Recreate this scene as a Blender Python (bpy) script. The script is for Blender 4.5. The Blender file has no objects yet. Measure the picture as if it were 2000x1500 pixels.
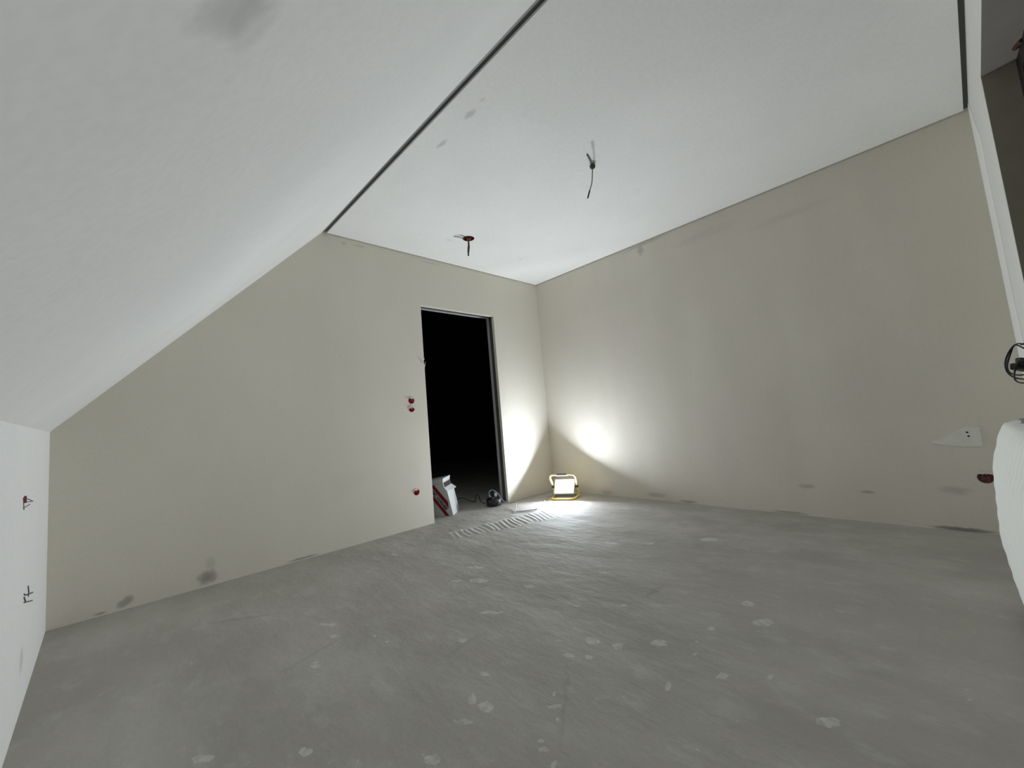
import bpy, bmesh, math, random
from mathutils import Vector, Matrix

# ------------------------------------------------------------------ camera, world, exposure
scene = bpy.context.scene
COL = scene.collection
YAW, PITCH, ROLL = 0.7515, 0.0914, -0.085
fwd = Vector((math.sin(YAW)*math.cos(PITCH), math.cos(YAW)*math.cos(PITCH), math.sin(PITCH)))
rgt = fwd.cross(Vector((0, 0, 1))).normalized()
upv = rgt.cross(fwd)
r2 = rgt*math.cos(ROLL) + upv*math.sin(ROLL)
u2 = -rgt*math.sin(ROLL) + upv*math.cos(ROLL)
cam_d = bpy.data.cameras.new('camera')
cam = bpy.data.objects.new('camera', cam_d)
COL.objects.link(cam)
M3 = Matrix((r2, u2, -fwd)).transposed()
cam.matrix_world = Matrix.Translation((-3.5239, -3.1909, 0.8632)) @ M3.to_4x4()
cam_d.sensor_width = 36
cam_d.lens = 764.01*36/2000
cam_d.clip_start = 0.01
scene.camera = cam

world = bpy.data.worlds.new('night')
scene.world = world
world.use_nodes = True
world.node_tree.nodes['Background'].inputs[0].default_value = (0.03, 0.04, 0.06, 1)
world.node_tree.nodes['Background'].inputs[1].default_value = 0.02

scene.view_settings.view_transform = 'Standard'
scene.view_settings.look = 'None'
scene.view_settings.exposure = 0.0
scene.view_settings.gamma = 1
scene.view_settings.use_curve_mapping = False
scene.cycles.max_bounces = 16
scene.cycles.diffuse_bounces = 14
LAMP_POWER = 41.0        # watts of the work light's beam

# ------------------------------------------------------------------ helpers
def srgb(r, g, b):
    f = lambda c: (c/255/12.92) if c/255 <= 0.04045 else ((c/255+0.055)/1.055)**2.4
    return (f(r), f(g), f(b), 1)

def flat(name, col, rough=0.6, metal=0.0, emit=0, noise=0.0, nscale=30, bump=0.0, trans=0.0):
    m = bpy.data.materials.new(name); m.use_nodes = True
    nt = m.node_tree; b = nt.nodes['Principled BSDF']
    b.inputs['Base Color'].default_value = col
    b.inputs['Roughness'].default_value = rough
    b.inputs['Metallic'].default_value = metal
    if emit:
        b.inputs['Emission Color'].default_value = col
        b.inputs['Emission Strength'].default_value = emit
    if trans: b.inputs['Transmission Weight'].default_value = trans
    if noise or bump:
        tc = nt.nodes.new('ShaderNodeTexCoord'); nz = nt.nodes.new('ShaderNodeTexNoise')
        nz.inputs['Scale'].default_value = nscale; nz.inputs['Detail'].default_value = 4
        nt.links.new(tc.outputs['Object'], nz.inputs['Vector'])
        if noise:
            mx = nt.nodes.new('ShaderNodeMix'); mx.data_type = 'RGBA'
            mx.inputs[6].default_value = tuple(c*(1-noise) for c in col[:3]) + (1,)
            mx.inputs[7].default_value = tuple(min(1, c*(1+noise)) for c in col[:3]) + (1,)
            nt.links.new(nz.outputs['Fac'], mx.inputs[0]); nt.links.new(mx.outputs[2], b.inputs['Base Color'])
        if bump:
            bp = nt.nodes.new('ShaderNodeBump'); bp.inputs['Strength'].default_value = bump
            bp.inputs['Distance'].default_value = 0.002
            nt.links.new(nz.outputs['Fac'], bp.inputs['Height']); nt.links.new(bp.outputs[0], b.inputs['Normal'])
    return m

class Mat:
    """Small node builder for plaster-like surfaces with stains at given places."""
    def __init__(s, name, rough=0.9):
        s.m = bpy.data.materials.new(name); s.m.use_nodes = True
        s.nt = s.m.node_tree; s.N = s.nt.nodes; s.L = s.nt.links
        s.b = s.N['Principled BSDF']; s.b.inputs['Roughness'].default_value = rough
        s.b.inputs['Specular IOR Level'].default_value = 0.15
        s.tc = s.N.new('ShaderNodeTexCoord').outputs['Object']
        nz = s.N.new('ShaderNodeTexNoise'); nz.inputs['Scale'].default_value = 22; nz.inputs['Detail'].default_value = 4
        s.L.new(s.tc, nz.inputs['Vector'])
        sub = s.vm('SUBTRACT', nz.outputs['Color'], (0.5, 0.5, 0.5))
        s.distort = sub
    def vm(s, op, a, b=None, scale=None, out=0):
        n = s.N.new('ShaderNodeVectorMath'); n.operation = op
        for i, v in enumerate((a, b)):
            if v is None: continue
            if isinstance(v, (tuple, list, Vector)): n.inputs[i].default_value = tuple(v)
            else: s.L.new(v, n.inputs[i])
        if scale is not None: n.inputs['Scale'].default_value = scale
        return n.outputs[out]
    def ma(s, op, a, b=None, clamp=False):
        n = s.N.new('ShaderNodeMath'); n.operation = op; n.use_clamp = clamp
        for i, v in enumerate((a, b)):
            if v is None: continue
            if isinstance(v, (int, float)): n.inputs[i].default_value = v
            else: s.L.new(v, n.inputs[i])
        return n.outputs[0]
    def mr(s, v, a, b, c=0.0, d=1.0, smooth=True):
        n = s.N.new('ShaderNodeMapRange'); n.interpolation_type = 'SMOOTHSTEP' if smooth else 'LINEAR'
        s.L.new(v, n.inputs[0])
        for i, x in enumerate((a, b, c, d)): n.inputs[i+1].default_value = x
        return n.outputs[0]
    def noise(s, scale, detail=4, stretch=(1, 1, 1), rough=0.55):
        v = s.tc
        if stretch != (1, 1, 1): v = s.vm('MULTIPLY', s.tc, stretch)
        n = s.N.new('ShaderNodeTexNoise'); n.inputs['Scale'].default_value = scale
        n.inputs['Detail'].default_value = detail; n.inputs['Roughness'].default_value = rough
        s.L.new(v, n.inputs['Vector'])
        return n.outputs['Fac']
    def mix(s, fac, a, b):
        n = s.N.new('ShaderNodeMix'); n.data_type = 'RGBA'
        if isinstance(fac, (int, float)): n.inputs[0].default_value = fac
        else: s.L.new(fac, n.inputs[0])
        for i, v in ((6, a), (7, b)):
            if isinstance(v, tuple): n.inputs[i].default_value = v
            else: s.L.new(v, n.inputs[i])
        return n.outputs[2]
    def blob(s, c, ua, ub, amt=0.006, edge=0.35):
        """mask, 1 inside the ellipse |(P-c).ua, (P-c).ub| < 1"""
        d = s.vm('SUBTRACT', s.tc, c)
        w = s.vm('SCALE', s.distort, scale=amt*8)
        d = s.vm('ADD', d, w)
        x = s.vm('DOT_PRODUCT', d, ua, out=1); y = s.vm('DOT_PRODUCT', d, ub, out=1)
        q = s.ma('ADD', s.ma('MULTIPLY', x, x), s.ma('MULTIPLY', y, y))
        return s.mr(q, 1.0, max(0.0, 1-edge*2), 0, 1)
    def finish(s, col, bumps=()):
        s.L.new(col, s.b.inputs['Base Color'])
        h = None
        for v, dist in bumps:
            w = s.ma('MULTIPLY', v, dist)
            h = w if h is None else s.ma('ADD', h, w)
        if h:
            bp = s.N.new('ShaderNodeBump'); bp.inputs['Strength'].default_value = 1.0
            bp.inputs['Distance'].default_value = 1.0
            s.L.new(h, bp.inputs['Height']); s.L.new(bp.outputs[0], s.b.inputs['Normal'])
        return s.m

def link(name, bm, m, parent=None, smooth=False):
    me = bpy.data.meshes.new(name)
    bmesh.ops.recalc_face_normals(bm, faces=bm.faces)
    bm.to_mesh(me); bm.free()
    for mm in (m if isinstance(m, (list, tuple)) else [m]): me.materials.append(mm)
    if smooth:
        for p in me.polygons: p.use_smooth = True
    o = bpy.data.objects.new(name, me); COL.objects.link(o)
    if parent: o.parent = parent
    return o

def tag(o, label, cat, group=None):
    o['label'] = label; o['category'] = cat
    if group: o['group'] = group
    return o

def struct(o): o['kind'] = 'structure'; return o

def empty(name, loc, rz=0, rot=None):
    o = bpy.data.objects.new(name, None); COL.objects.link(o)
    o.location = loc; o.rotation_euler = rot if rot else (0, 0, rz)
    o.empty_display_size = 0.1
    return o

def prism(bm, poly, vec, mi=0):
    """extrude polygon (list of 3d points) along vec"""
    a = [bm.verts.new(p) for p in poly]; b = [bm.verts.new(Vector(p)+Vector(vec)) for p in poly]
    n = len(poly); fs = [bm.faces.new(a), bm.faces.new(b[::-1])]
    for i in range(n): fs.append(bm.faces.new((a[i], b[i], b[(i+1) % n], a[(i+1) % n])))
    for f in fs: f.material_index = mi
    return fs

def box(bm, lo, hi, bev=0.0, M=None, mi=0):
    x0, y0, z0 = lo; x1, y1, z1 = hi
    b2 = bmesh.new()
    prism(b2, [(x0, y0, z0), (x1, y0, z0), (x1, y1, z0), (x0, y1, z0)], (0, 0, z1-z0))
    if bev: bmesh.ops.bevel(b2, geom=list(b2.edges), offset=bev, segments=2, affect='EDGES', profile=0.5)
    if M: bmesh.ops.transform(b2, matrix=M, verts=b2.verts)
    me = bpy.data.meshes.new('t'); b2.to_mesh(me); b2.free()
    n0 = len(bm.faces); bm.from_mesh(me); bpy.data.meshes.remove(me)
    bm.faces.ensure_lookup_table()
    for f in bm.faces[n0:]: f.material_index = mi

def spline(pts, n=8, closed=False):
    P = [Vector(p) for p in pts]; out = []; L = len(P)
    rng = range(L) if closed else range(L-1)
    for i in rng:
        if closed: p0, p1, p2, p3 = P[i-1], P[i], P[(i+1) % L], P[(i+2) % L]
        else:
            p1, p2 = P[i], P[i+1]
            p0 = P[i-1] if i else 2*p1-p2
            p3 = P[i+2] if i+2 < L else 2*p2-p1
        for k in range(n):
            t = k/n
            out.append(0.5*((2*p1)+(-p0+p2)*t+(2*p0-5*p1+4*p2-p3)*t*t+(-p0+3*p1-3*p2+p3)*t**3))
    if not closed: out.append(P[-1])
    return out

def tube(bm, pts, r, seg=10, closed=False, caps=True):
    """r may be a number or a list per point"""
    P = [Vector(p) for p in pts]; n = len(P); rings = []
    prev = None
    for i in range(n):
        if closed: t = (P[(i+1) % n]-P[i-1])
        else: t = P[min(i+1, n-1)]-P[max(i-1, 0)]
        t.normalize()
        if prev is None:
            a = Vector((0, 0, 1)) if abs(t.z) < 0.9 else Vector((1, 0, 0))
            u = t.cross(a).normalized()
        else:
            u = (prev - t*prev.dot(t)).normalized()
        prev = u; v = t.cross(u)
        rr = r[i] if isinstance(r, (list, tuple)) else r
        rings.append([bm.verts.new(P[i]+u*rr*math.cos(2*math.pi*k/seg)+v*rr*math.sin(2*math.pi*k/seg)) for k in range(seg)])
    for i in range(n if closed else n-1):
        A, B = rings[i], rings[(i+1) % n]
        for k in range(seg): bm.faces.new((A[k], A[(k+1) % seg], B[(k+1) % seg], B[k]))
    if caps and not closed:
        bm.faces.new(rings[0][::-1]); bm.faces.new(rings[-1])

def lathe(bm, prof, seg=40, M=None, caps=True):
    rings = []
    for r, z in prof:
        ring = []
        for k in range(seg):
            p = Vector((r*math.cos(2*math.pi*k/seg), r*math.sin(2*math.pi*k/seg), z))
            ring.append(bm.verts.new(M @ p if M else p))
        rings.append(ring)
    for A, B in zip(rings, rings[1:]):
        for k in range(seg): bm.faces.new((A[k], A[(k+1) % seg], B[(k+1) % seg], B[k]))
    if caps: bm.faces.new(rings[0][::-1]); bm.faces.new(rings[-1])

def cut(o, cutters):
    """boolean holes, baked into the mesh"""
    for c in cutters:
        md = o.modifiers.new('cut', 'BOOLEAN'); md.object = c; md.operation = 'DIFFERENCE'; md.solver = 'EXACT'
    bpy.context.view_layer.update()
    dg = bpy.context.evaluated_depsgraph_get()
    me = bpy.data.meshes.new_from_object(o.evaluated_get(dg))
    o.modifiers.clear(); old = o.data; o.data = me; bpy.data.meshes.remove(old)
    for c in cutters: bpy.data.objects.remove(c)

def cyl_obj(c, axis, r, half):
    bm = bmesh.new(); axis = Vector(axis).normalized()
    M = Matrix.Translation(c) @ axis.to_track_quat('Z', 'Y').to_matrix().to_4x4()
    lathe(bm, [(r, -half), (r, half)], 32, M)
    return link('cutter', bm, None)

# ------------------------------------------------------------------ room measures (metres)
H = 2.5
def zc(x, y): return H + 0.0246*y - 0.0012*x          # ceiling underside
def xb(y): return 0.0197*y                            # wall_right face (x = 0.0197*y)
def yc(x): return -3.522 - 0.0494*(x+0.069)           # wall_front face, window side
KX, KZ = -3.9098, 1.0066                              # knee wall at the door wall
def xk(y): return KX - 0.0612*y
def zk(y): return KZ + 0.0195*y
def xs(y): return -2.4973 - 0.0238*y                  # ceiling / slope line

# ------------------------------------------------------------------ surface materials
def plaster(name, light, dark, smudges=(), streak=0.35, tint=None):
    """smudges: (centre, ua, ub, strength, grey)"""
    m = Mat(name)
    n1 = m.mr(m.noise(0.9, 3), 0.35, 0.7)
    n2 = m.mr(m.noise(2.6, 5, (1, 1, streak)), 0.35, 0.72)
    n3 = m.noise(60, 3)
    f = m.ma('ADD', m.ma('MULTIPLY', n1, 0.5), m.ma('MULTIPLY', n2, 0.5))
    col = m.mix(f, dark, light)
    if tint:
        col = m.mix(m.ma('MULTIPLY', m.mr(m.noise(1.7, 3, (1, 1, 0.6)), 0.5, 0.75), 0.7), col, tint)
    g = m.mr(n3, 0.3, 0.7, 0.0, 0.05)
    col = m.mix(g, col, (0.25, 0.25, 0.24, 1))
    for c, ua, ub, st, gr in smudges:
        col = m.mix(m.ma('MULTIPLY', m.blob(c, ua, ub, min(.008, .12*min(1/Vector(ua).length, 1/Vector(ub).length)), 0.5), st), col, (gr, gr, gr*0.98, 1))
    return m.finish(col, [(m.noise(7, 3), 0.0014)])

def ax(dx, dz, tilt=0.0, plane='xz'):
    """two scaled axis vectors for an ellipse with half sizes dx, dz in a plane"""
    c, s = math.cos(tilt), math.sin(tilt)
    if plane == 'xz': return (c/dx, 0, s/dx), (-s/dz, 0, c/dz)
    if plane == 'yz': return (0, c/dx, s/dx), (0, -s/dz, c/dz)
    return (c/dx, s/dx, 0), (-s/dz, c/dz, 0)

sm_back = []
for x, z, dx, dz, t, st, g in [(-3.26, 0.055, 0.06, 0.05, 0.0, .6, .13), (-3.24, 0.13, 0.035, 0.05, 0.2, .18, .2), (-3.62, 0.04, 0.045, 0.03, .5, .5, .13), (-3.72, 0.015, 0.03, 0.008, 0, .5, .13),
                               (-2.72, 0.012, 0.13, 0.010, 0, .55, .12), (-2.37, 0.49, .2, .12, .3, .06, .3),
                               (-2.33, 2.45, 0.03, 0.02, 0, .25, .3), (-2.2, 2.46, 0.08, 0.012, 0, .25, .25), (-1.5, 2.46, .15, .015, 0, .2, .3)]:
    a, b = ax(dx, dz, t); sm_back.append(((x, 0, z), a, b, st, g))
sm_right = []
for y, z, dy, dz, st, g in [(-2.48, .209, .07, .02, .38, .2), (-2.81, .195, .045, .014, .5, .2), (-3.2, .235, .08, .03, .3, .2), (-1.43, 2.39, .04, .06, .4, .25), (-1.47, 2.44, .3, .02, .3, .25),
                            (-1.3, .05, .12, .03, .4, .25), (-.75, .03, .1, .03, .35, .3), (-1.6, .015, .1, .015, .55, .2), (-2.35, .01, .15, .012, .5, .2), (-3.2, .012, .16, .016, .75, .1),
                            (-2.9, .9, .5, .35, .10, .45), (-2.0, 2.3, .35, .05, .12, .3), (-2.6, 2.2, .3, .04, .12, .3)]:
    a, b = ax(dy, dz, 0, 'yz'); sm_right.append(((xb(y), y, z), a, b, st, g))
sm_ceil = []
for x, y, dx, dy, t, st, g in [(-2.295, -1.46, .018, .065, 0.1, .35, .25), (-2.30, -1.74, .022, .06, 0.0, .35, .25), (-2.31, -1.85, .01, .03, .1, .2, .25), (-.75, -.5, .03, .02, 0, .2, .3), (-1.58, -.45, .05, .02, .2, .15, .3), (-.9, -1.9, .06, .04, 0, .06, .3)]:
    a, b = ax(dx, dy, t, 'xy'); sm_ceil.append(((x, y, 2.46), a, b, st, g))
sm_slope = [((-3.463, -2.80, 1.262), (0, 1/.05, 0), (0, 0, 1/.045), .30, .2),
            ((-3.45, -2.775, 1.285), (0, 1/.06, 0), (0, 0, 1/.03), .15, .2)]
m_back = plaster('beige_plaster_back', (0.735, 0.697, 0.612, 1), (0.695, 0.657, 0.573, 1), sm_back)
m_right = plaster('beige_plaster_right', (0.70, 0.66, 0.58, 1), (0.635, 0.597, 0.52, 1), sm_right, 0.25, (0.66, 0.595, 0.55, 1))
m_ceil = plaster('white_plaster_ceiling', (0.875, 0.87, 0.84, 1), (0.825, 0.82, 0.79, 1), sm_ceil, 1)
m_slope = plaster('white_plaster_slope', (0.875, 0.87, 0.84, 1), (0.825, 0.82, 0.79, 1), sm_slope, 1)
m_knee = plaster('white_plaster_knee', (0.90, 0.895, 0.87, 1), (0.87, 0.865, 0.84, 1),
                 [((-3.855, -0.9, .167), (0, 1/.06, 0), (0, 0, 1/.06), .25, .2)], 1)
m_front = plaster('white_plaster_front', (0.80, 0.79, 0.76, 1), (0.76, 0.75, 0.71, 1), (), 1)
m_gap = flat('dark_joint', (0.10, 0.10, 0.095, 1), 0.8)
m_gap2 = flat('grey_joint_profile', (0.20, 0.205, 0.20, 1), 0.5, 0.3)
m_hall = flat('unlit_hall_wall', (0.035, 0.035, 0.035, 1), 0.95, noise=.3, nscale=9)  # near-black colour stands in for the hall's lack of light
m_stud = flat('dark_stud', (0.06, 0.06, 0.055, 1), 0.7, noise=.3, nscale=40)
m_board = flat('board_edge', (0.42, 0.42, 0.40, 1), 0.9, noise=.2, nscale=50, bump=.5)

SPLOTCH=[(-2.92,-1.17,22.35,-7.04,-59.12,-45.7),(-2.93,-1.31,39.19,-13.04,-79.31,-62.41),(-3.06,-1.47,46.06,-13.18,-35.9,-29.3),(-2.82,-1.44,73.99,-31.73,-66.26,-52.02),(-2.6,-1.79,39.75,-28.55,-48.34,-38.28),(-2.67,-2.02,48.82,-39.14,-62.95,-51.8),(-2.78,-2.08,41.76,-30.9,-37.96,-32.05),(-2.77,-2.14,27.54,-22.08,-32.29,-27.37),(-2.85,-2.14,30.48,-21.77,-65.85,-56.57),(-3.21,-1.89,55.43,-14.34,-50.29,-44.06),(-3.41,-1.69,46.53,-3.98,-50.51,-44.39),(-2.98,-2.18,34.18,-20.67,-40.44,-35.56),(-2.98,-1.94,171.69,-82.12,-146.35,-124.93),(-3.4,-1.04,156.92,-9.66,-78.96,-64.33),(-3.07,-1.31,175.9,-44.56,-111.13,-89.19),(-2.08,-1.65,26.45,-26.66,-52.94,-37.93),(-2.09,-1.97,33.07,-42.53,-81.89,-61.09),(-1.97,-2.14,29.45,-48.71,-84.9,-63.53),(-2.36,-2.09,36.49,-42.69,-89.87,-71.12),(-2.28,-2.19,18.96,-26.39,-38.08,-30.16),(-2.25,-2.28,26.28,-41.61,-36.68,-29.21),(-2.14,-2.39,14.78,-29.4,-29.51,-23.4),(-2.41,-2.18,34.32,-42.32,-56.97,-46.01),(-2.37,-2.24,36.24,-49.91,-51.87,-41.91),(-1.93,-2.49,28.08,-75.31,-61.27,-47.63),(-2.13,-2.51,33.25,-81.41,-75.31,-60.67),(-2.05,-2.49,43.64,-108.51,-158.33,-125.38),(-1.77,-2.63,6.39,-25.02,-25.96,-19.98),(-1.65,-2.54,11.37,-39.33,-35.09,-26.15),(-2.34,-2.51,48.45,-99.76,-40.68,-33.86),(-2.59,-2.27,163.58,-187.92,-66.82,-56.06),(-2.63,-2.3,35.87,-40.67,-90.94,-77.13),(-2.67,-2.34,99.42,-115.11,-99.81,-85.59),(-2.75,-2.36,61.58,-66.62,-112.62,-97.95),(-2.77,-2.38,39.21,-41.86,-86.35,-75.55),(-2.78,-2.43,86.03,-97.03,-63.97,-56.39),(-2.21,-2.89,4.84,-33.36,-43.48,-37.34),(-2.11,-2.73,36.09,-144.0,-159.2,-131.49),(-0.9,-2.1,6.62,-17.65,-23.5,-14.31),(-2.08,-1.19,14.31,-10.94,-34.38,-23.37),(-2.27,-1.26,24.31,-16.67,-48.08,-34.01),(-1.17,-1.83,11.54,-21.81,-33.78,-21.02),(-1.72,-1.86,18.87,-27.85,-59.59,-41.27),(-2.19,-1.36,13.97,-10.82,-24.05,-16.97),(-2.19,-2.62,15.15,-43.8,-62.78,-51.85),(-2.1,-2.73,29.79,-119.79,-105.4,-86.97),(-2.27,-0.5,37.45,-18.19,-41.39,-26.93),(-2.38,-1.7,13.13,-10.87,-56.32,-42.59),(-2.81,-1.54,90.51,-41.98,-106.86,-84.8),(-1.28,-1.62,11.0,-16.9,-32.49,-20.13)]
def floor_mat():
    m = Mat('raw_screed', 0.85)
    n1 = m.mr(m.noise(0.8, 4), 0.35, 0.65)
    n2 = m.mr(m.noise(3.2, 6, (1, 0.55, 1), .6), 0.35, 0.7)
    n3 = m.noise(70, 3)
    n4 = m.noise(11, 6, (1, 0.5, 1), .65)
    col = m.mix(n2, (0.375, 0.36, 0.328, 1), (0.475, 0.458, 0.425, 1))
    col = m.mix(m.ma('MULTIPLY', n1, .6), col, (0.43, 0.41, 0.375, 1))
    col = m.mix(m.mr(n4, .52, .70, 0, .5), col, (0.53, 0.52, 0.49, 1))
    col = m.mix(m.mr(n3, .3, .7, 0, .12), col, (0.28, 0.28, 0.265, 1))
    col = m.mix(m.mr(m.noise(38, 2), .70, .78, 0, .35), col, (0.7, 0.7, 0.66, 1))
    # darker trowel seams and paler smears
    for x0, y0, x1, y1, w, st, g in [(-3.36, -.62, -3.02, -.85, .014, .22, .2), (-3.21, -1.43, -2.86, -1.33, .016, .2, .2), (-2.42, -2.18, -2.78, -2.45, .012, .18, .2),
                                     (-2.55, -1.34, -2.06, -1.5, .014, .17, .2), (-2.77, -1.82, -2.47, -1.81, .016, .15, .2), (-1.88, -2.16, -1.66, -2.18, .024, .25, .18),
                                     (-3.34, -.58, -3.04, -.80, .03, .35, .46), (-3.45, -1.32, -3.3, -1.28, .05, .35, .44), (-3.59, -1.43, -3.42, -1.48, .06, .3, .44), (-2.55, -2.55, -2.25, -2.75, .05, .25, .44)]:
        dx, dy = x1-x0, y1-y0; l = math.hypot(dx, dy); ux, uy = dx/l, dy/l
        col = m.mix(m.ma('MULTIPLY', m.blob(((x0+x1)/2, (y0+y1)/2, 0), (ux/(l/2), uy/(l/2), 0), (-uy/w, ux/w, 0), .006, .5), st), col, (g, g, g*.97, 1))
    tot = None
    D = m.vm('MULTIPLY', m.vm('ADD', m.tc, m.vm('SCALE', m.distort, scale=.05)), (1, 1, 0))
    D = m.vm('ADD', D, (0, 0, 1))
    for x, y, a0, a1, b0, b1 in SPLOTCH:
        u = m.vm('DOT_PRODUCT', D, (a0, a1, -(a0*x+a1*y)), out=1); v = m.vm('DOT_PRODUCT', D, (b0, b1, -(b0*x+b1*y)), out=1)
        q = m.N.new('ShaderNodeMath'); q.operation = 'MULTIPLY_ADD'
        m.L.new(v, q.inputs[0]); m.L.new(v, q.inputs[1]); m.L.new(m.ma('MULTIPLY', u, u), q.inputs[2])
        tot = q.outputs[0] if tot is None else m.ma('MINIMUM', tot, q.outputs[0])
    tot = m.mr(tot, 1.0, .68, 0, 1)
    tot = m.ma('MULTIPLY', tot, m.mr(m.noise(45, 2), .3, .6, .15, .75))
    col = m.mix(tot, col, (0.62, 0.615, 0.58, 1))
    return m.finish(col, [(m.noise(2.6, 5, (1, .45, 1)), 0.022), (n4, 0.006)])
m_floor = floor_mat()

# ------------------------------------------------------------------ room shell
bm = bmesh.new()
NX, NY = 40, 60
prism(bm, [(-4.3, -4.0, 0), (3.6, -4.0, 0), (3.6, 5.2, 0), (-4.3, 5.2, 0)], (0, 0, -0.15))
floor = struct(link('floor', bm, m_floor))

# door wall: two board layers with the stud channel between them
def wall_a(y0, y1, inset=0.0):
    bm = bmesh.new()
    dl, dr, dt = -1.638-inset, -0.737+inset, 2.016+inset
    ys = (0, y1-y0, 0)
    # left of door with a slightly chipped edge on the room side
    left = [(-4.15, y0, -.02), (dl, y0, -.02)]
    if y0 == 0.0:
        chips = [(1.40, 0), (1.435, .004), (1.45, -.003), (1.48, -.005), (1.505, .006), (1.51, -.004), (1.515, -.001)]
        left += [(dl+dx, y0, z) for z, dx in chips]
    left += [(dl, y0, dt), (dr, y0, dt), (dr, y0, -.02), (.25, y0, -.02), (.25, y0, 2.75), (-4.15, y0, 2.75)]
    prism(bm, left, ys)
    return bm
wa = link('wall_back', wall_a(0.0, 0.036), m_back)
struct(wa)
cut(wa, [cyl_obj((-1.794, 0, 1.112), (0, 1, 0), .029, .034), cyl_obj((-1.796, 0, 1.038), (0, 1, 0), .029, .034), cyl_obj((-1.797, 0, .305), (0, 1, 0), .029, .034)])
o = link('trim_1', wall_a(0.036, 0.094, .008), m_stud); struct(o)
o = link('trim_2', wall_a(0.094, 0.125), m_board); struct(o)

# wall_right
bm = bmesh.new()
prism(bm, [(xb(.02), .02, -.02), (xb(-3.72), -3.72, -.02), (.2, -3.72, -.02), (.2, .02, -.02)], (0, 0, 2.72))
wb = struct(link('wall_right', bm, m_right))
cut(wb, [cyl_obj((xb(-3.322), -3.322, .315), (1, 0, 0), .032, .05), cyl_obj((xb(-3.40), -3.40, .315), (1, 0, 0), .032, .05)])

# knee wall on the left
bm = bmesh.new()
a = [(xk(.02), .02, -.02), (xk(-3.75), -3.75, -.02), (xk(-3.75), -3.75, zk(-3.75)+.01), (xk(.02), .02, zk(.02)+.01)]
prism(bm, a, (-.2, 0, 0))
wk = struct(link('wall_left', bm, m_knee))

# sloped ceiling (bilinear patch with thickness)
bm = bmesh.new(); n = 24
lo_, up_ = [], []
def spt(u, v):
    y = .02 + u*(-3.77)
    A = Vector((xk(y), y, zk(y))); B = Vector((xs(y), y, zc(xs(y), y)))
    return A.lerp(B, v)
grid = [[bm.verts.new(spt(i/n, j/6)) for j in range(7)] for i in range(n+1)]
nrm = Vector((-.72, 0, .69)).normalized()
g2 = [[bm.verts.new(spt(i/n, j/6)+nrm*.14) for j in range(7)] for i in range(n+1)]
for i in range(n):
    for j in range(6):
        bm.faces.new((grid[i][j], grid[i+1][j], grid[i+1][j+1], grid[i][j+1]))
        bm.faces.new((g2[i][j], g2[i][j+1], g2[i+1][j+1], g2[i+1][j]))
    bm.faces.new((grid[i][0], g2[i][0], g2[i+1][0], grid[i+1][0]))
    bm.faces.new((grid[i][6], grid[i+1][6], g2[i+1][6], g2[i][6]))
for g in (0, n):
    for j in range(6): bm.faces.new((grid[g][j], grid[g][j+1], g2[g][j+1], g2[g][j]))
struct(link('ceiling_slope', bm, m_slope))

# flat ceiling with an open shadow joint all round
def cv(x, y, dz=0): return (x, y, zc(x, y)+dz)
gA, gB, gC, gS = .008, .009, .02, .034
bm = bmesh.new()
prism(bm, [cv(xs(-gA)+gS, -gA), cv(xb(-gA)-gB, -gA), cv(xb(-3.50)-gB, yc(xb(-3.5))+gC), cv(xs(-3.45)+gS, yc(-2.4)+gC)], (0, 0, .0125))
cl = struct(link('ceiling', bm, m_ceil))
LH = Vector((-1.455, -.575, zc(-1.455, -.575)))
cut(cl, [cyl_obj(LH, (0, 0, 1), .052, .03)])
bm = bmesh.new()
prism(bm, [cv(-2.9, .1, .0125+.001), cv(.2, .1, .0135), cv(.2, -3.8, .0135), cv(-2.9, -3.8, .0135)], (0, 0, .03))
bk = struct(link('trim_3', bm, m_gap))
cut(bk, [cyl_obj(LH+Vector((0, 0, .02)), (0, 0, 1), .052, .06)])
# metal joint profile along the slope
bm = bmesh.new()
prism(bm, [cv(xs(0)+.0, -.004, .004), cv(xs(0)+.015, -.004, .008), cv(xs(-3.5)+.015, -3.5, .008), cv(xs(-3.5), -3.5, .004)], (0, 0, .004))
struct(link('trim_4', bm, m_gap2))

# window wall: built of four prisms round the opening
WX0, WX1, WZ0, WZ1 = -2.75, -1.05, .86, 2.085
bm = bmesh.new()
def wc(xa, xb_, za, zb, d=.32):
    prism(bm, [(xa, yc(xa), za), (xb_, yc(xb_), za), (xb_, yc(xb_), zb), (xa, yc(xa), zb)], (0, -d, 0))
wc(-4.1, WX0, -.02, 2.7); wc(WX1, .2, -.02, 2.7); wc(WX0, WX1, WZ1, 2.7); wc(WX0, WX1, -.02, WZ0)
bmesh.ops.remove_doubles(bm, verts=bm.verts, dist=.0005)
wf = struct(link('wall_front', bm, m_front))
# brighter filler strip down the corner by wall_right
m_fill = plaster('pale_filler', (0.93, 0.93, 0.89, 1), (0.88, 0.88, 0.84, 1), (), 1)
bm = bmesh.new()
pts = []
random.seed(4)
zs = [0.0 + 2.43*i/30 for i in range(31)]
for z in zs: pts.append((-.069-.05-.45*(1-z/2.43)**.3*0 - .36*min(1, (2.43-z)/.35) + random.uniform(-.02, .02), z))
poly = [(-.068, yc(-.068)+.0015, 0)] + [(x, yc(x)+.0015, z) for x, z in pts] + [(-.068, yc(-.068)+.0015, 2.43)]
prism(bm, poly, (0, -.003, 0))
struct(link('trim_5', bm, m_fill))

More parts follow.
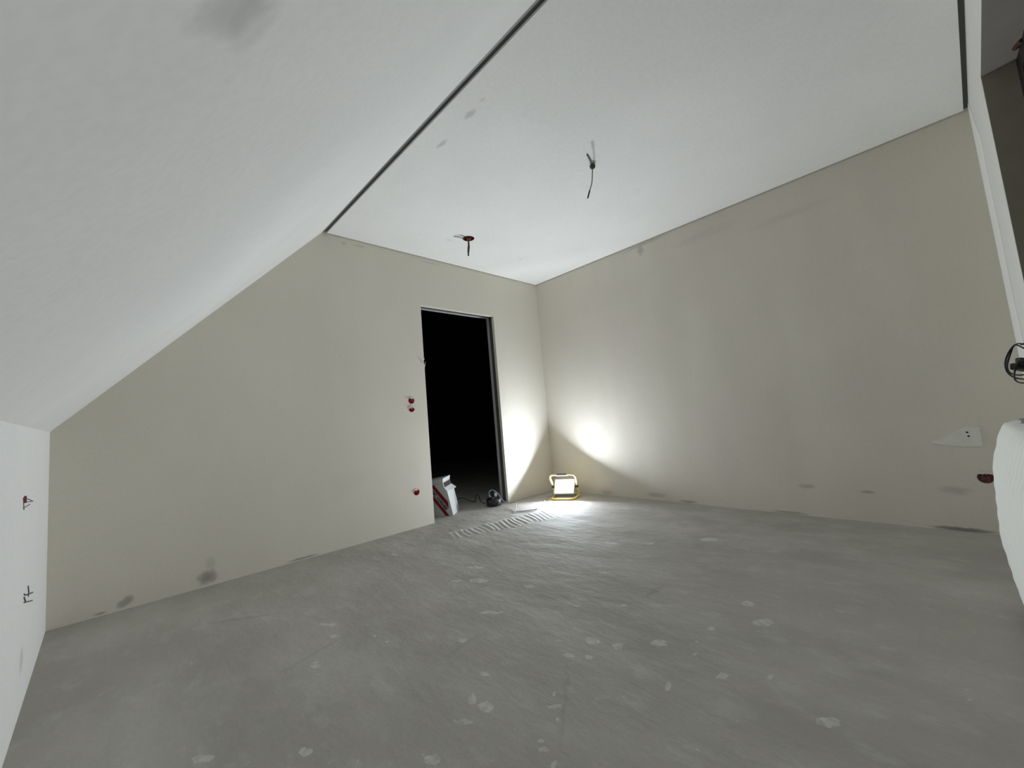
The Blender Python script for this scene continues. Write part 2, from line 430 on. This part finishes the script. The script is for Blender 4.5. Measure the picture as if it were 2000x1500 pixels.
m_rev = flat('shaded_reveal', (0.27, 0.245, 0.19, 1), .95, noise=.12, nscale=14)  # shade of the window recess put into the lining colour
m_sof = flat('shaded_soffit', (0.33, 0.30, 0.27, 1), .95, noise=.12, nscale=9)  # soffit lining, its shade also put into the colour
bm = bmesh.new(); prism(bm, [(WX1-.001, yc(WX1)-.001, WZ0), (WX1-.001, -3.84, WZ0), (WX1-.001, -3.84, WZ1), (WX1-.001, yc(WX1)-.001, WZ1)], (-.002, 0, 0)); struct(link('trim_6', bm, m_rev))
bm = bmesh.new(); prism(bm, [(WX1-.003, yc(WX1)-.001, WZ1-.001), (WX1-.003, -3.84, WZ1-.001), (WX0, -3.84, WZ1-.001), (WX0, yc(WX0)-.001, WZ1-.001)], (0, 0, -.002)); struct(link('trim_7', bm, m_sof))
# window: frame, glass; shutter guide in dark wood tone
m_frame = flat('dark_brown_frame', srgb(28, 18, 14), .5)
m_glass = flat('window_glass', (0.8, 0.85, 0.85, 1), .02, trans=1.0)
bm = bmesh.new()
FY = -3.562
fw = .07
box(bm, (WX0-.02, FY-.07, WZ0-.02), (WX0+fw, FY, WZ1+.02), .004); box(bm, (WX1-fw, FY-.07, WZ0-.02), (WX1+.02, FY, WZ1+.02), .004)
box(bm, (WX0+fw, FY-.07, WZ0-.02), (WX1-fw, FY, WZ0+fw), .004); box(bm, (WX0+fw, FY-.07, WZ1-fw), (WX1-fw, FY, WZ1+.02), .004)
box(bm, (-1.94, FY-.065, WZ0+fw), (-1.86, FY, WZ1-fw), .004)
win = struct(link('window_1', bm, m_frame))
bm = bmesh.new()
box(bm, (WX0+fw-.01, FY-.04, WZ0+fw-.01), (WX1-fw+.01, FY-.034, WZ1-fw+.01))
link('pane', bm, m_glass, win)

# unlit hall beyond the door opening
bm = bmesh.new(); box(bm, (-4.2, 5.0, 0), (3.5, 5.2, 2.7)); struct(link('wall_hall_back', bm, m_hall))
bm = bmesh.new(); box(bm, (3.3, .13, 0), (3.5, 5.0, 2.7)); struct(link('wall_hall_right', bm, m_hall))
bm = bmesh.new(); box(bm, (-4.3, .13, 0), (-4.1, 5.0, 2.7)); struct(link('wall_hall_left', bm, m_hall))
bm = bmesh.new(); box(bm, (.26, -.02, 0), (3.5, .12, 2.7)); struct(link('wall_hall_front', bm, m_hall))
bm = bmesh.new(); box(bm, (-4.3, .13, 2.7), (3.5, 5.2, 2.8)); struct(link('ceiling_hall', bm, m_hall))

# pencil marks by the electricians on the knee wall
m_pencil = flat('graphite', (0.09, 0.09, 0.09, 1), .7)
m_redp = flat('red_marker', (0.22, 0.03, 0.04, 1), .6)
def kp(y, z, off=.0008): return Vector((xk(y)+off, y, z))
def stroke(name, lines, m, parent, r=.003):
    bm = bmesh.new()
    for ln in lines: tube(bm, [kp(*q) for q in ln], [r*w for w in ([1]*len(ln))], 6)
    return link(name, bm, m, parent)
stroke('pencil_marking', [[(-.923, .732), (-.687, .702)], [(-.95, .718), (-.687, .702)], [(-.784, .698), (-.971, .701)], [(-.978, .737), (-.956, .693)]], m_pencil, wk, .0013)
stroke('red_marking', [[(-.952, .740), (-.947, .717)]], m_redp, wk, .006)
stroke('pencil_marking', [[(-.778, .393), (-.757, .366), (-.769, .354)], [(-.890, .390), (-.84, .375), (-.621, .334)], [(-.888, .379), (-.841, .351)], [(-.884, .360), (-.632, .305)]], m_pencil, wk, .0024)

# ------------------------------------------------------------------ recessed wall boxes
m_red = flat('red_box_plastic', srgb(165, 16, 32), .5)
m_redd = flat('dusty_red_plastic', srgb(112, 74, 64), .7, noise=.3, nscale=60)
m_crust = flat('plaster_crumbs', (0.60, 0.58, 0.52, 1), .95, noise=.1, nscale=60, bump=1)
m_wire_w = flat('white_wire', (0.6, 0.6, 0.58, 1), .5)
m_wire_g = flat('grey_wire', (0.13, 0.13, 0.125, 1), .5)
m_black = flat('black_plastic', (0.012, 0.012, 0.013, 1), .4)
m_wire_b = flat('black_cable', (0.015, 0.015, 0.02, 1), .45)

def wall_box(loc, nrm, r, depth, mat, label, seed, cover, group=None):
    """local +Z points out of the wall"""
    root = empty('wall_box', loc)
    root.rotation_euler = Vector(nrm).to_track_quat('Z', 'Y').to_euler()
    tag(root, label, 'electrical box', group)
    bm = bmesh.new()
    lathe(bm, [(r-.002, .0015), (r+.0005, .0015), (r+.0005, -depth), (.0005, -depth), (.0005, -depth+.002), (r-.0025, -depth+.002), (r-.0025, .0015)], 36, caps=False)
    link('cup', bm, mat, root, True)
    # ragged rest of plaster skin over part of the opening
    rnd = random.Random(seed); bm = bmesh.new()
    a0, a1, dep = cover
    nseg = 22
    outer = [Vector(((r+.006)*math.cos(a0+(a1-a0)*i/nseg), (r+.006)*math.sin(a0+(a1-a0)*i/nseg), .001)) for i in range(nseg+1)]
    inner = [Vector(((r-dep*(.6+.7*rnd.random())*math.sin(math.pi*i/nseg))*math.cos(a0+(a1-a0)*i/nseg), (r-dep*(.6+.7*rnd.random())*math.sin(math.pi*i/nseg))*math.sin(a0+(a1-a0)*i/nseg), .0018)) for i in range(nseg+1)]
    prism(bm, outer+inner[::-1], (0, 0, .002))
    link('plaster_rest', bm, m_crust, root)
    # wire tails folded inside
    bm = bmesh.new()
    for k in range(3):
        p = [Vector((rnd.uniform(-.5, .5)*r, rnd.uniform(-.5, .5)*r, -depth+.004+.008*j)) for j in range(4)]
        tube(bm, spline(p, 5), .0016, 6)
    link('wire', bm, mat, root, True)
    return root
PI = math.pi
wall_box((-1.794, 0, 1.112), (0, -1, 0), .028, .012, m_red, 'round red electrical box in the door wall, upper of the stacked pair', 1, (PI*.25, PI*.7, .016), None)
wall_box((-1.796, 0, 1.038), (0, -1, 0), .028, .012, m_red, 'red electrical box half covered by plaster, lower of the stacked pair', 2, (PI*.0, PI*1.0, .030), None)
wall_box((-1.797, 0, .305), (0, -1, 0), .028, .012, m_red, 'single red electrical box low in the door wall beside the cardboard box', 3, (PI*.2, PI*.9, .018), None)
wall_box((xb(-3.322), -3.322, .315), (-1, 0, 0), .031, .014, m_redd, 'dusty red electrical box in the right wall, clear of the radiator', 5, (PI*.2, PI*.8, .012), None)
wall_box((xb(-3.40), -3.40, .315), (-1, 0, 0), .031, .014, m_redd, 'dusty red electrical box in the right wall, mostly hidden behind the radiator', 6, (PI*.3, PI*.8, .01), None)

# ceiling spot box with hanging cable tails
root = empty('ceiling_box', LH)
tag(root, 'red round electrical box in the ceiling with dark cable tails hanging out', 'electrical box')
bm = bmesh.new()
lathe(bm, [(.049, -.001), (.0515, -.001), (.0515, .06), (.001, .06), (.001, .058), (.048, .058), (.048, -.001)], 40, caps=False)
link('cup', bm, flat('deep_red_plastic', srgb(120, 10, 6), .45), root, True)
m_brass = flat('ochre_sheath', srgb(120, 96, 50), .5)
bm = bmesh.new(); tube(bm, spline([(-.03, .02, .055), (-.02, .01, .03), (-.012, -.002, .0), (-.008, -.01, -.03)], 6), .011, 10); link('sheath', bm, m_brass, root, True)
bm = bmesh.new()
tube(bm, spline([(-.010, -.01, -.02), (-.012, -.010, -.06), (-.018, -.006, -.11), (-.018, -.004, -.165)], 6), .0065, 8)
tube(bm, spline([(-.004, -.006, -.02), (-.006, -.010, -.06), (-.008, -.010, -.10)], 6), .005, 8)
tube(bm, spline([(-.014, -.012, -.03), (-.014, -.014, -.08), (-.016, -.014, -.135)], 6), .004, 8)
link('cable', bm, flat('black_taped_cable', (0.03, 0.032, 0.03, 1), .6), root, True)
bm = bmesh.new(); tube(bm, spline([(-.03, .01, .03), (-.05, .005, -.012), (-.10, .0, -.014), (-.135, .03, -.006)], 6), .0035, 8); link('wire', bm, m_wire_g, root, True)
bm = bmesh.new(); tube(bm, spline([(.0, .02, .05), (.02, .0, .02), (.012, -.02, .0), (-.004, -.012, -.02)], 6), .002, 8); link('core_wire', bm, m_wire_w, root, True)

# loose ceiling cable
Q = Vector((-1.43, -1.88, zc(-1.43, -1.88)))
root = empty('ceiling_cable', Q)
tag(root, 'loose grey cable hanging from a small knob in the middle of the ceiling', 'cable')
def pxw(px, py, dist):
    d = fwd + (px-1000)/764.01*r2 - (py-750)/764.01*u2
    return cam.location + d.normalized()*dist
camp = cam.location.copy()
bm = bmesh.new(); tube(bm, spline([(0, 0, -.004), (-.02, -.010, -.010), (-.065, -.026, -.010), (-.112, -.042, -.006)], 6), .0045, 8); link('upper_tail', bm, m_wire_g, root, True)
bm = bmesh.new()
lathe(bm, [(.004, .0), (.014, -.004), (.019, -.014), (.016, -.026), (.007, -.033), (.001, -.034)], 20, Matrix.Translation((-.004, -.004, -.001)))
link('knob', bm, flat('dark_grey_knob', (.05, .05, .05, 1), .6), root, True)
bm = bmesh.new(); tube(bm, spline([(0, 0, -.02), (.006, .01, -.06), (-.004, .014, -.12), (-.030, .02, -.18)], 6), .0033, 8); link('cable', bm, m_wire_g, root, True)
bm = bmesh.new(); tube(bm, spline([(-.030, .02, -.18), (-.040, .022, -.205), (-.054, .024, -.235)], 6), .0050, 8); link('cable_end', bm, m_wire_b, root, True)

# ------------------------------------------------------------------ work light
LP = Vector((-.290, -.412, 0))
root = empty('work_light', LP, math.atan2(-.89, .46))
tag(root, 'glowing portable floodlight with yellow tube stand on the floor in the corner', 'work light')
m_yel = flat('yellow_tube', srgb(246, 216, 120), .35)
m_grip = flat('grey_grip', (0.16, 0.16, 0.18, 1), .7)
m_alu = flat('grey_housing', (0.32, 0.32, 0.33, 1), .45, .6)
bm = bmesh.new()
bar = spline([(-.085, .13, .013), (-.118, .10, .013), (-.125, .02, .013), (-.118, -.095, .013), (-.09, -.122, .013), (0, -.125, .013), (.09, -.122, .013), (.118, -.095, .013), (.125, .02, .013), (.118, .10, .013), (.085, .13, .013)], 6)
tube(bm, bar, .010, 12, closed=True)
link('base_tube', bm, m_yel, root, True)
for s in (-1, 1):
    bm = bmesh.new()
    tube(bm, spline([(s*.124, .03, .013), (s*.130, .03, .05), (s*.130, .02, .10), (s*.130, .012, .128)], 5), .008, 10)
    link('upright', bm, m_yel, root, True)
bm = bmesh.new()
hd = spline([(-.128, .012, .12), (-.134, -.02, .165), (-.138, -.055, .215), (-.125, -.075, .243), (-.09, -.082, .252), (0, -.082, .252), (.09, -.082, .252), (.125, -.075, .243), (.138, -.055, .215), (.134, -.02, .165), (.128, .012, .12)], 6)
tube(bm, hd, .0085, 12)
hand = link('handle', bm, m_yel, root, True)
bm = bmesh.new(); tube(bm, [(-.055, -.082, .252), (0, -.082, .252), (.05, -.082, .252)], .0125, 14); link('grip', bm, m_grip, hand, True)
TILT = math.radians(42)
HM = Matrix.Translation((0, -.005, .112)) @ Matrix.Rotation(-TILT, 4, 'X')
bm = bmesh.new()
box(bm, (-.108, -.004, -.088), (.108, .030, .088), .006, HM)
for k in range(9): box(bm, (-.09+k*.0225-.003, .028, -.07), (-.09+k*.0225+.003, .048, .07), 0, HM)
link('housing', bm, m_alu, root)
bm = bmesh.new()
for lo, hi in [((-.108, -.014, .078), (.108, -.003, .088)), ((-.108, -.014, -.088), (.108, -.003, -.078)), ((-.108, -.014, -.079), (-.098, -.003, .079)), ((.098, -.014, -.079), (.108, -.003, .079))]:
    box(bm, lo, hi, .002, HM)
link('bezel', bm, flat('pale_bezel', (.6, .6, .6, 1), .5), root)
m_led = bpy.data.materials.new('led_panel'); m_led.use_nodes = True
nt = m_led.node_tree; nt.nodes.remove(nt.nodes['Principled BSDF'])
em = nt.nodes.new('ShaderNodeEmission'); em.inputs[0].default_value = (0.87, 0.95, 1.05, 1); em.inputs[1].default_value = 8.0
nt.links.new(em.outputs[0], nt.nodes['Material Output'].inputs[0])
bm = bmesh.new()
box(bm, (-.0975, -.0155, -.0775), (.0975, -.006, .0775), 0, HM)
link('light_panel', bm, m_led, root)
ld = bpy.data.lights.new('beam', 'AREA'); ld.shape = 'RECTANGLE'; ld.size = .19; ld.size_y = .15
ld.energy = LAMP_POWER; ld.color = (0.87, 0.95, 1.05); ld.spread = math.radians(170)
lo_ = bpy.data.objects.new('beam', ld); COL.objects.link(lo_); lo_.parent = root
lo_.matrix_local = HM @ Matrix.Translation((0, -.017, 0)) @ Matrix.Rotation(math.radians(-90), 4, 'X')
bm = bmesh.new(); tube(bm, spline([(-.06, .04, .10), (-.10, .08, .04), (-.15, .07, .010), (-.165, .055, .008)], 6), .0036, 8); link('cable_stub', bm, m_grip, root, True)
for s in (-1, 1):
    bm = bmesh.new(); tube(bm, [(s*.106, .010, .115), (s*.142, .010, .115)], .013, 14); link('knob', bm, m_black, root, True)
# white supply cable to the power block
def cpt(x, y, z): return Vector((x, y, z))
cab = [(-.317, -.240, .008), (-.37, -.245, .008), (-.42, -.245, .006), (-.45, -.28, .006), (-.60, -.375, .006), (-.74, -.46, .006), (-.84, -.505, .006), (-.90, -.465, .006), (-1.00, -.40, .006), (-.93, -.32, .010), (-.80, -.18, .03), (-.84, -.12, .025), (-.872, -.06, .06), (-.895, -.02, .13), (-.93, .02, .165), (-.962, .03, .150), (-.965, .03, .115), (-.945, .03, .098)]
bm = bmesh.new(); tube(bm, spline(cab, 8), .0034, 8)
o = link('lamp_cable', bm, flat('white_grey_cable', (0.26, 0.27, 0.31, 1), .5), None, True)
tag(o, 'thin pale cable running over the floor from the work light to the black power block', 'cable')

# round black power block in the doorway
root = empty('power_block', (-.905, .035, 0))
tag(root, 'round black multi socket block on the floor at the right door jamb', 'power block')
bm = bmesh.new(); lathe(bm, [(.060, 0), (.074, .004), (.078, .015), (.078, .060), (.074, .072), (.062, .079), (.0, .0795)], 48)
link('body', bm, m_black, root, True)
bm = bmesh.new()
box(bm, (.005, .000, .078), (.055, .05, .128), .010); tube(bm, [(.03, .025, .12), (.03, .025, .145)], .014, 12)
link('plug', bm, flat('black_plug', (.02, .022, .022, 1), .5), root)
bm = bmesh.new(); lathe(bm, [(.020, .078), (.020, .084), (.017, .09), (.0, .09)], 24, Matrix.Translation((-.035, -.01, 0)))
link('socket', bm, flat('socket_black', (.02, .02, .02, 1), .6), root, True)
bm = bmesh.new(); tube(bm, spline([(-.03, .03, .075), (-.045, .045, .12), (-.02, .06, .13), (.0, .06, .10)], 6), .003, 8); link('carry_loop', bm, m_wire_b, root, True)
# lit part of its right flank, the light put into a pale colour
bm = bmesh.new()
R = .0787
arc = [(-70+8*i)*math.pi/180 for i in range(7)]
lo = [Vector((R*math.cos(a_), R*math.sin(a_), .022)) for a_ in arc]; hi = [Vector((R*math.cos(a_), R*math.sin(a_), .058)) for a_ in arc]
vl = [bm.verts.new(p) for p in lo]; vh = [bm.verts.new(p) for p in hi]
for i in range(6): bm.faces.new((vl[i], vl[i+1], vh[i+1], vh[i]))
bmesh.ops.rotate(bm, verts=bm.verts, cent=(0, 0, 0), matrix=Matrix.Rotation(math.radians(30), 3, 'Z'))
link('lit_flank', bm, flat('lit_flank_tone', (.5, .5, .52, 1), .5), root)
# black cable into the hall
hc = [(-.978, .080, .03), (-1.0, .13, .05), (-.96, .22, .10), (-.93, .30, .085), (-.90, .36, .03), (-.905, .37, .008), (-.94, .40, .02), (-.99, .44, .055), (-1.04, .47, .06), (-1.08, .50, .03), (-1.14, .52, .012), (-1.22, .50, .020), (-1.30, .46, .04), (-1.37, .45, .03), (-1.46, .48, .006), (-1.60, .60, .006)]
bm = bmesh.new(); tube(bm, spline(hc, 8), .0045, 8)
tag(link('extension_cord', bm, m_wire_b, None, True), 'black cord curling over the dark hall floor towards the power block', 'cable')

# combed mortar by the threshold
bm = bmesh.new()
T0, T1 = Vector((-1.77, -.36, 0)), Vector((-.76, -.56, 0))
B0, B1 = Vector((-1.83, -.60, 0)), Vector((-.93, -.92, 0))
NS, NU = 22*8, 20
rnd = random.Random(3)
amp = [rnd.uniform(.5, 1.1) for _ in range(24)]; sh = [rnd.uniform(-.06, .06) for _ in range(24)]; ln = [rnd.uniform(0, .16) for _ in range(24)]; l2 = [rnd.uniform(.86, 1) for _ in range(24)]
rows = []
for i in range(NS+1):
    s = i/NS; k = min(int(i/8), 21)
    row = []
    for j in range(NU+1):
        t = j/NU
        ph = (i % 8)/8*2*math.pi
        w = max(0, .5-.5*math.cos(ph))
        fade = min(1, max(0, (t-ln[k])/.12))*min(1, max(0, (l2[k]-t)/.12))*(1-.55*max(0, s-.6)/.4)
        h = .0004 + .005*amp[k]*w*fade
        P = (T0.lerp(T1, s)).lerp(B0.lerp(B1, s), t) + Vector((.012*math.sin(t*5+k*.7), 0, 0))*.6 + Vector((sh[k]*.12, 0, 0))
        row.append(bm.verts.new((P.x, P.y, h if 0 < i < NS and 0 < j < NU else -.001)))
    rows.append(row)
for i in range(NS):
    for j in range(NU): bm.faces.new((rows[i][j], rows[i+1][j], rows[i+1][j+1], rows[i][j+1]))
o = link('combed_mortar', bm, flat('grey_mortar', (0.45, 0.44, 0.42, 1), .9, noise=.12, nscale=25, bump=.6), None, True)
tag(o, 'strip of combed grey mortar ridges on the floor in front of the door opening', 'mortar')

# ------------------------------------------------------------------ cardboard box in the doorway
m_card = flat('white_cardboard', (0.46, 0.46, 0.45, 1), .75, noise=.05, nscale=12)
m_cardr = flat('red_print', srgb(120, 4, 18), .9)
m_ink = flat('black_print', (.015, .015, .015, 1), .6)
m_inner = flat('brown_inside', srgb(44, 42, 26), .9)
m_paper = flat('white_paper', (.62, .62, .66, 1), .8)
root = empty('cardboard_box', (-1.386, .074, 0))
tag(root, 'tall white cardboard box with red stripes and black lettering, leaning in the door opening', 'box')
LEAN = math.radians(-11)
BM = Matrix.Rotation(math.radians(-50), 4, 'Z') @ Matrix.Rotation(LEAN, 4, 'Y')
# local: right front bottom corner at origin, box extends to -x and +y
bw, bd, bh = .28, .23, .38
bm = bmesh.new()
zoff = 0.0
def bp(x, y, z): return BM @ Vector((x, y, z))
front = [(-bw, .0, .056), (0, .0, 0.002), (0, .0, .235), (-.020, .0, .275), (-.022, .0, .325), (-bw, .0, .340)]
fs = prism(bm, [bp(*q) for q in front], BM.to_3x3() @ Vector((0, bd, 0)))
link('carton', bm, m_card, root)
bm = bmesh.new()
prism(bm, [bp(*q) for q in [(-bw-.004, -.004, .338), (-.022, -.004, .327), (-.008, -.004, .366), (-bw-.004, -.004, .380)]], BM.to_3x3() @ Vector((0, bd+.008, 0)))
link('lid', bm, m_card, root)
bm = bmesh.new()
prism(bm, [bp(*q) for q in [(-.0208, .012, .278), (-.0208, bd-.008, .278), (-.0225, bd-.008, .322), (-.0225, .012, .322)]], BM.to_3x3() @ Vector((.002, 0, 0)))
link('opening', bm, m_inner, root)
bm = bmesh.new()
prism(bm, [bp(*q) for q in [(-.020, .0, .275), (.000, .0, .236), (.034, .05, .232), (.032, bd-.02, .236), (-.014, bd, .278)]], BM.to_3x3() @ Vector((0, 0, .002)))
link('torn_flap', bm, m_paper, root)
# print on the front
bm = bmesh.new()
Nf = BM.to_3x3() @ Vector((0, -.0008, 0))
def onf(poly, bm_): prism(bm_, [bp(x, -.0002, z) for x, z in poly], Nf)
onf([(-.150, .331), (-.116, .329), (-.018, .14), (-.026, .075), (-.126, .285)], bm)
link('red_stripe', bm, m_cardr, root)
bm = bmesh.new()
onf([(-.19, .318), (-.038, .012), (-.073, .017), (-.22, .318)], bm)
link('red_stripe', bm, m_cardr, root)
cu = bpy.data.curves.new('txt', 'FONT'); cu.body = 'MAGIC CORNER'; cu.size = .037; cu.extrude = .0004; cu.offset = .0020
cu.align_x = 'RIGHT'; cu.space_character = 1.02
to = bpy.data.objects.new('txt', cu); COL.objects.link(to)
bpy.context.view_layer.update()
me = bpy.data.meshes.new_from_object(to.evaluated_get(bpy.context.evaluated_depsgraph_get()))
bpy.data.objects.remove(to)
me.materials.clear(); me.materials.append(m_ink)
lt = bpy.data.objects.new('lettering', me); COL.objects.link(lt); lt.parent = root
ang = math.atan2(-.21, .10)
lt.matrix_local = BM @ Matrix.Translation((-.058, -.0012, .066)) @ Matrix.Rotation(math.radians(90), 4, 'X') @ Matrix.Rotation(ang, 4, 'Z')

# ------------------------------------------------------------------ radiator under the window
m_rad = flat('white_ribbed_cover', (0.90, 0.90, 0.85, 1), .7, noise=.03, nscale=90)
root = empty('radiator', (-1.9, -3.38, 0))
tag(root, 'white ribbed radiator under the window at the right edge of the room', 'radiator')
# profile in (y, z): from top back, over the front, to the bottom
prof = [(-3.425, .700), (-3.40, .700), (-3.375, .699), (-3.352, .690), (-3.338, .660), (-3.310, .552), (-3.305, .500), (-3.297, .35), (-3.293, .262), (-3.297, .225), (-3.306, .12), (-3.315, .05)]
def resample(p, n):
    P = [Vector((a, b)) for a, b in p]; seg = [(P[i+1]-P[i]).length for i in range(len(P)-1)]; T = sum(seg); out = []
    for k in range(n+1):
        d = T*k/n; i = 0
        while i < len(seg)-1 and d > seg[i]: d -= seg[i]; i += 1
        out.append(P[i].lerp(P[i+1], min(1, d/seg[i])))
    return out
pr = resample(prof, 60)
bm = bmesh.new()
x_far, x_near, pitch = -1.17, -2.75, .066
nx = int((x_far-x_near)/pitch*8)
prev = None; random.seed(8)
rows = []
for i in range(nx+1):
    x = x_far-(x_far-x_near)*i/nx
    ph = i/8*2*math.pi
    rib = -.002 + .0055*math.cos(ph) + .0015*math.cos(2*ph)
    row = []
    for j, q in enumerate(pr):
        t = pr[min(j+1, 60)]-pr[max(j-1, 0)]; t.normalize(); nn = Vector((-t.y, t.x))
        if nn.x < 0 and j > 20: nn = -nn
        k = 1 if j > 2 else .3
        wv = .0009*math.sin(j*1.3+i*.05)
        row.append(bm.verts.new((x - root.location.x, q.x+nn.x*rib*k+wv - root.location.y, q.y+abs(nn.y)*rib*k)))
    rows.append(row)
for i in range(nx):
    for j in range(60): bm.faces.new((rows[i][j], rows[i+1][j], rows[i+1][j+1], rows[i][j+1]))
link('ribbed_front', bm, m_rad, root, True)
for xx in (x_far, x_near+.004):
    bm = bmesh.new()
    prism(bm, [(xx-root.location.x, q.x-root.location.y-.003, q.y-.003) for q in pr]+[(xx-root.location.x, -3.425-root.location.y, .05)], (-.004, 0, 0))
    link('side_panel', bm, m_rad, root)
bm = bmesh.new(); box(bm, (x_near-root.location.x, -3.428-root.location.y, .06), (x_far-root.location.x, -3.422-root.location.y, .697)); link('back_panel', bm, m_rad, root)
for xx in (-1.35, -2.5):
    bm = bmesh.new(); box(bm, (xx-.02-root.location.x, yc(xx)-root.location.y, .15), (xx+.02-root.location.x, -3.425-root.location.y, .62), .002); link('bracket', bm, m_alu, root)
bm = bmesh.new(); lathe(bm, [(.010, 0), (.010, .018), (.006, .02), (.0, .02)], 16, Matrix.Translation((-1.30-root.location.x, -3.385-root.location.y, .699))); link('vent_cap', bm, m_alu, root, True)
for xx in (-1.30, -1.38):
    bm = bmesh.new(); tube(bm, [(xx-root.location.x, -.02, -.002), (xx-root.location.x, -.02, .07)], .009, 12); link('pipe', bm, m_alu, root, True)

# ------------------------------------------------------------------ cable coil with black connector, at the window reveal
cc = Vector((-1.04, -3.435, .917))
root = empty('cable_coil', cc)
tag(root, 'coil of thin black cable with dark connectors hanging beside the window', 'cable coil')
bm = bmesh.new()
def loop(rx, rz, cx, cz, ph, y0, wob, n=26):
    return [Vector((cx+rx*math.cos(ph+2*math.pi*i/n)*1.0, y0+wob*math.sin(2*math.pi*i/n*2+ph), cz+rz*math.sin(ph+2*math.pi*i/n))) for i in range(n)]
# coil plane is turned so that the loops face the room
TR = Matrix.Rotation(math.radians(-35), 4, 'Z')
for args in [(.085, .070, -.0, .005, 0, 0, .008), (.070, .060, .004, .012, .5, .008, .012), (.076, .044, .0, -.036, 1.0, -.006, .010)]:
    tube(bm, [TR @ p for p in loop(*args)], .0028, 8, closed=True)
link('cable', bm, m_wire_b, root, True)
bm = bmesh.new(); box(bm, (-.045, -.014, -.034), (.06, .014, -.008), .006, TR @ Matrix.Rotation(math.radians(12), 4, 'Y')); link('connector', bm, flat('black_connector', (.012, .014, .016, 1), .5), root)
bm = bmesh.new(); box(bm, (-.025, -.012, -.006), (.06, .010, .016), .005, TR @ Matrix.Rotation(math.radians(12), 4, 'Y')); link('green_connector', bm, flat('grey_green_part', (.045, .05, .035, 1), .6), root)
bm = bmesh.new(); tube(bm, spline([(-.02, 0, .068), (-.025, -.02, .075), (-.03, -.035, .085)], 5), .003, 8); link('hanger', bm, m_wire_b, root, True)

# plaster patch with two drilled holes on the right wall
m_patch = flat('pale_patch', (.68, .68, .63, 1), .95, noise=.12, nscale=18, bump=.6)
PR = []
for y, z in [(-3.135, .512), (-3.19, .545), (-3.25, .585), (-3.285, .60), (-3.335, .60), (-3.335, .49), (-3.25, .49), (-3.19, .498)]:
    PR.append((xb(y), y, z))
bm = bmesh.new(); prism(bm, PR, (-.004, 0, 0)); 
root = link('plaster_patch', bm, m_patch); tag(root, 'pale pointed plaster patch with two drill holes on the right wall near the radiator', 'plaster patch')
bm = bmesh.new()
for y, z in [(-3.285, .571), (-3.288, .549)]:
    lathe(bm, [(.005, 0), (.005, .001)], 16, Matrix.Translation((xb(y)-.0042, y, z)) @ Matrix.Rotation(-PI/2, 4, 'Y'))
link('drill_hole', bm, m_black, root)

# torn end of joint tape standing off the door edge
bm = bmesh.new()
tube(bm, spline([(-1.70, -.002, 1.52), (-1.67, -.006, 1.485), (-1.645, -.012, 1.455), (-1.638, -.010, 1.43), (-1.632, -.012, 1.475)], 5), .0013, 6)
tag(link('torn_tape', bm, m_wire_w, None, True), 'thin torn strand of joint tape sticking off the left door edge', 'tape')

# scrap of brown foam at the window frame
bm = bmesh.new()
tube(bm, spline([(-1.20, -3.565, 2.075), (-1.17, -3.556, 2.085), (-1.14, -3.553, 2.09), (-1.11, -3.552, 2.10)], 5), [.010]*5+[.012]*5+[.008]*5+[.002], 7)
tag(link('foam_scrap', bm, flat('brown_foam', srgb(70, 50, 34), .9, noise=.4, nscale=90)), 'small brown scrap sticking out beside the dark window frame', 'scrap')
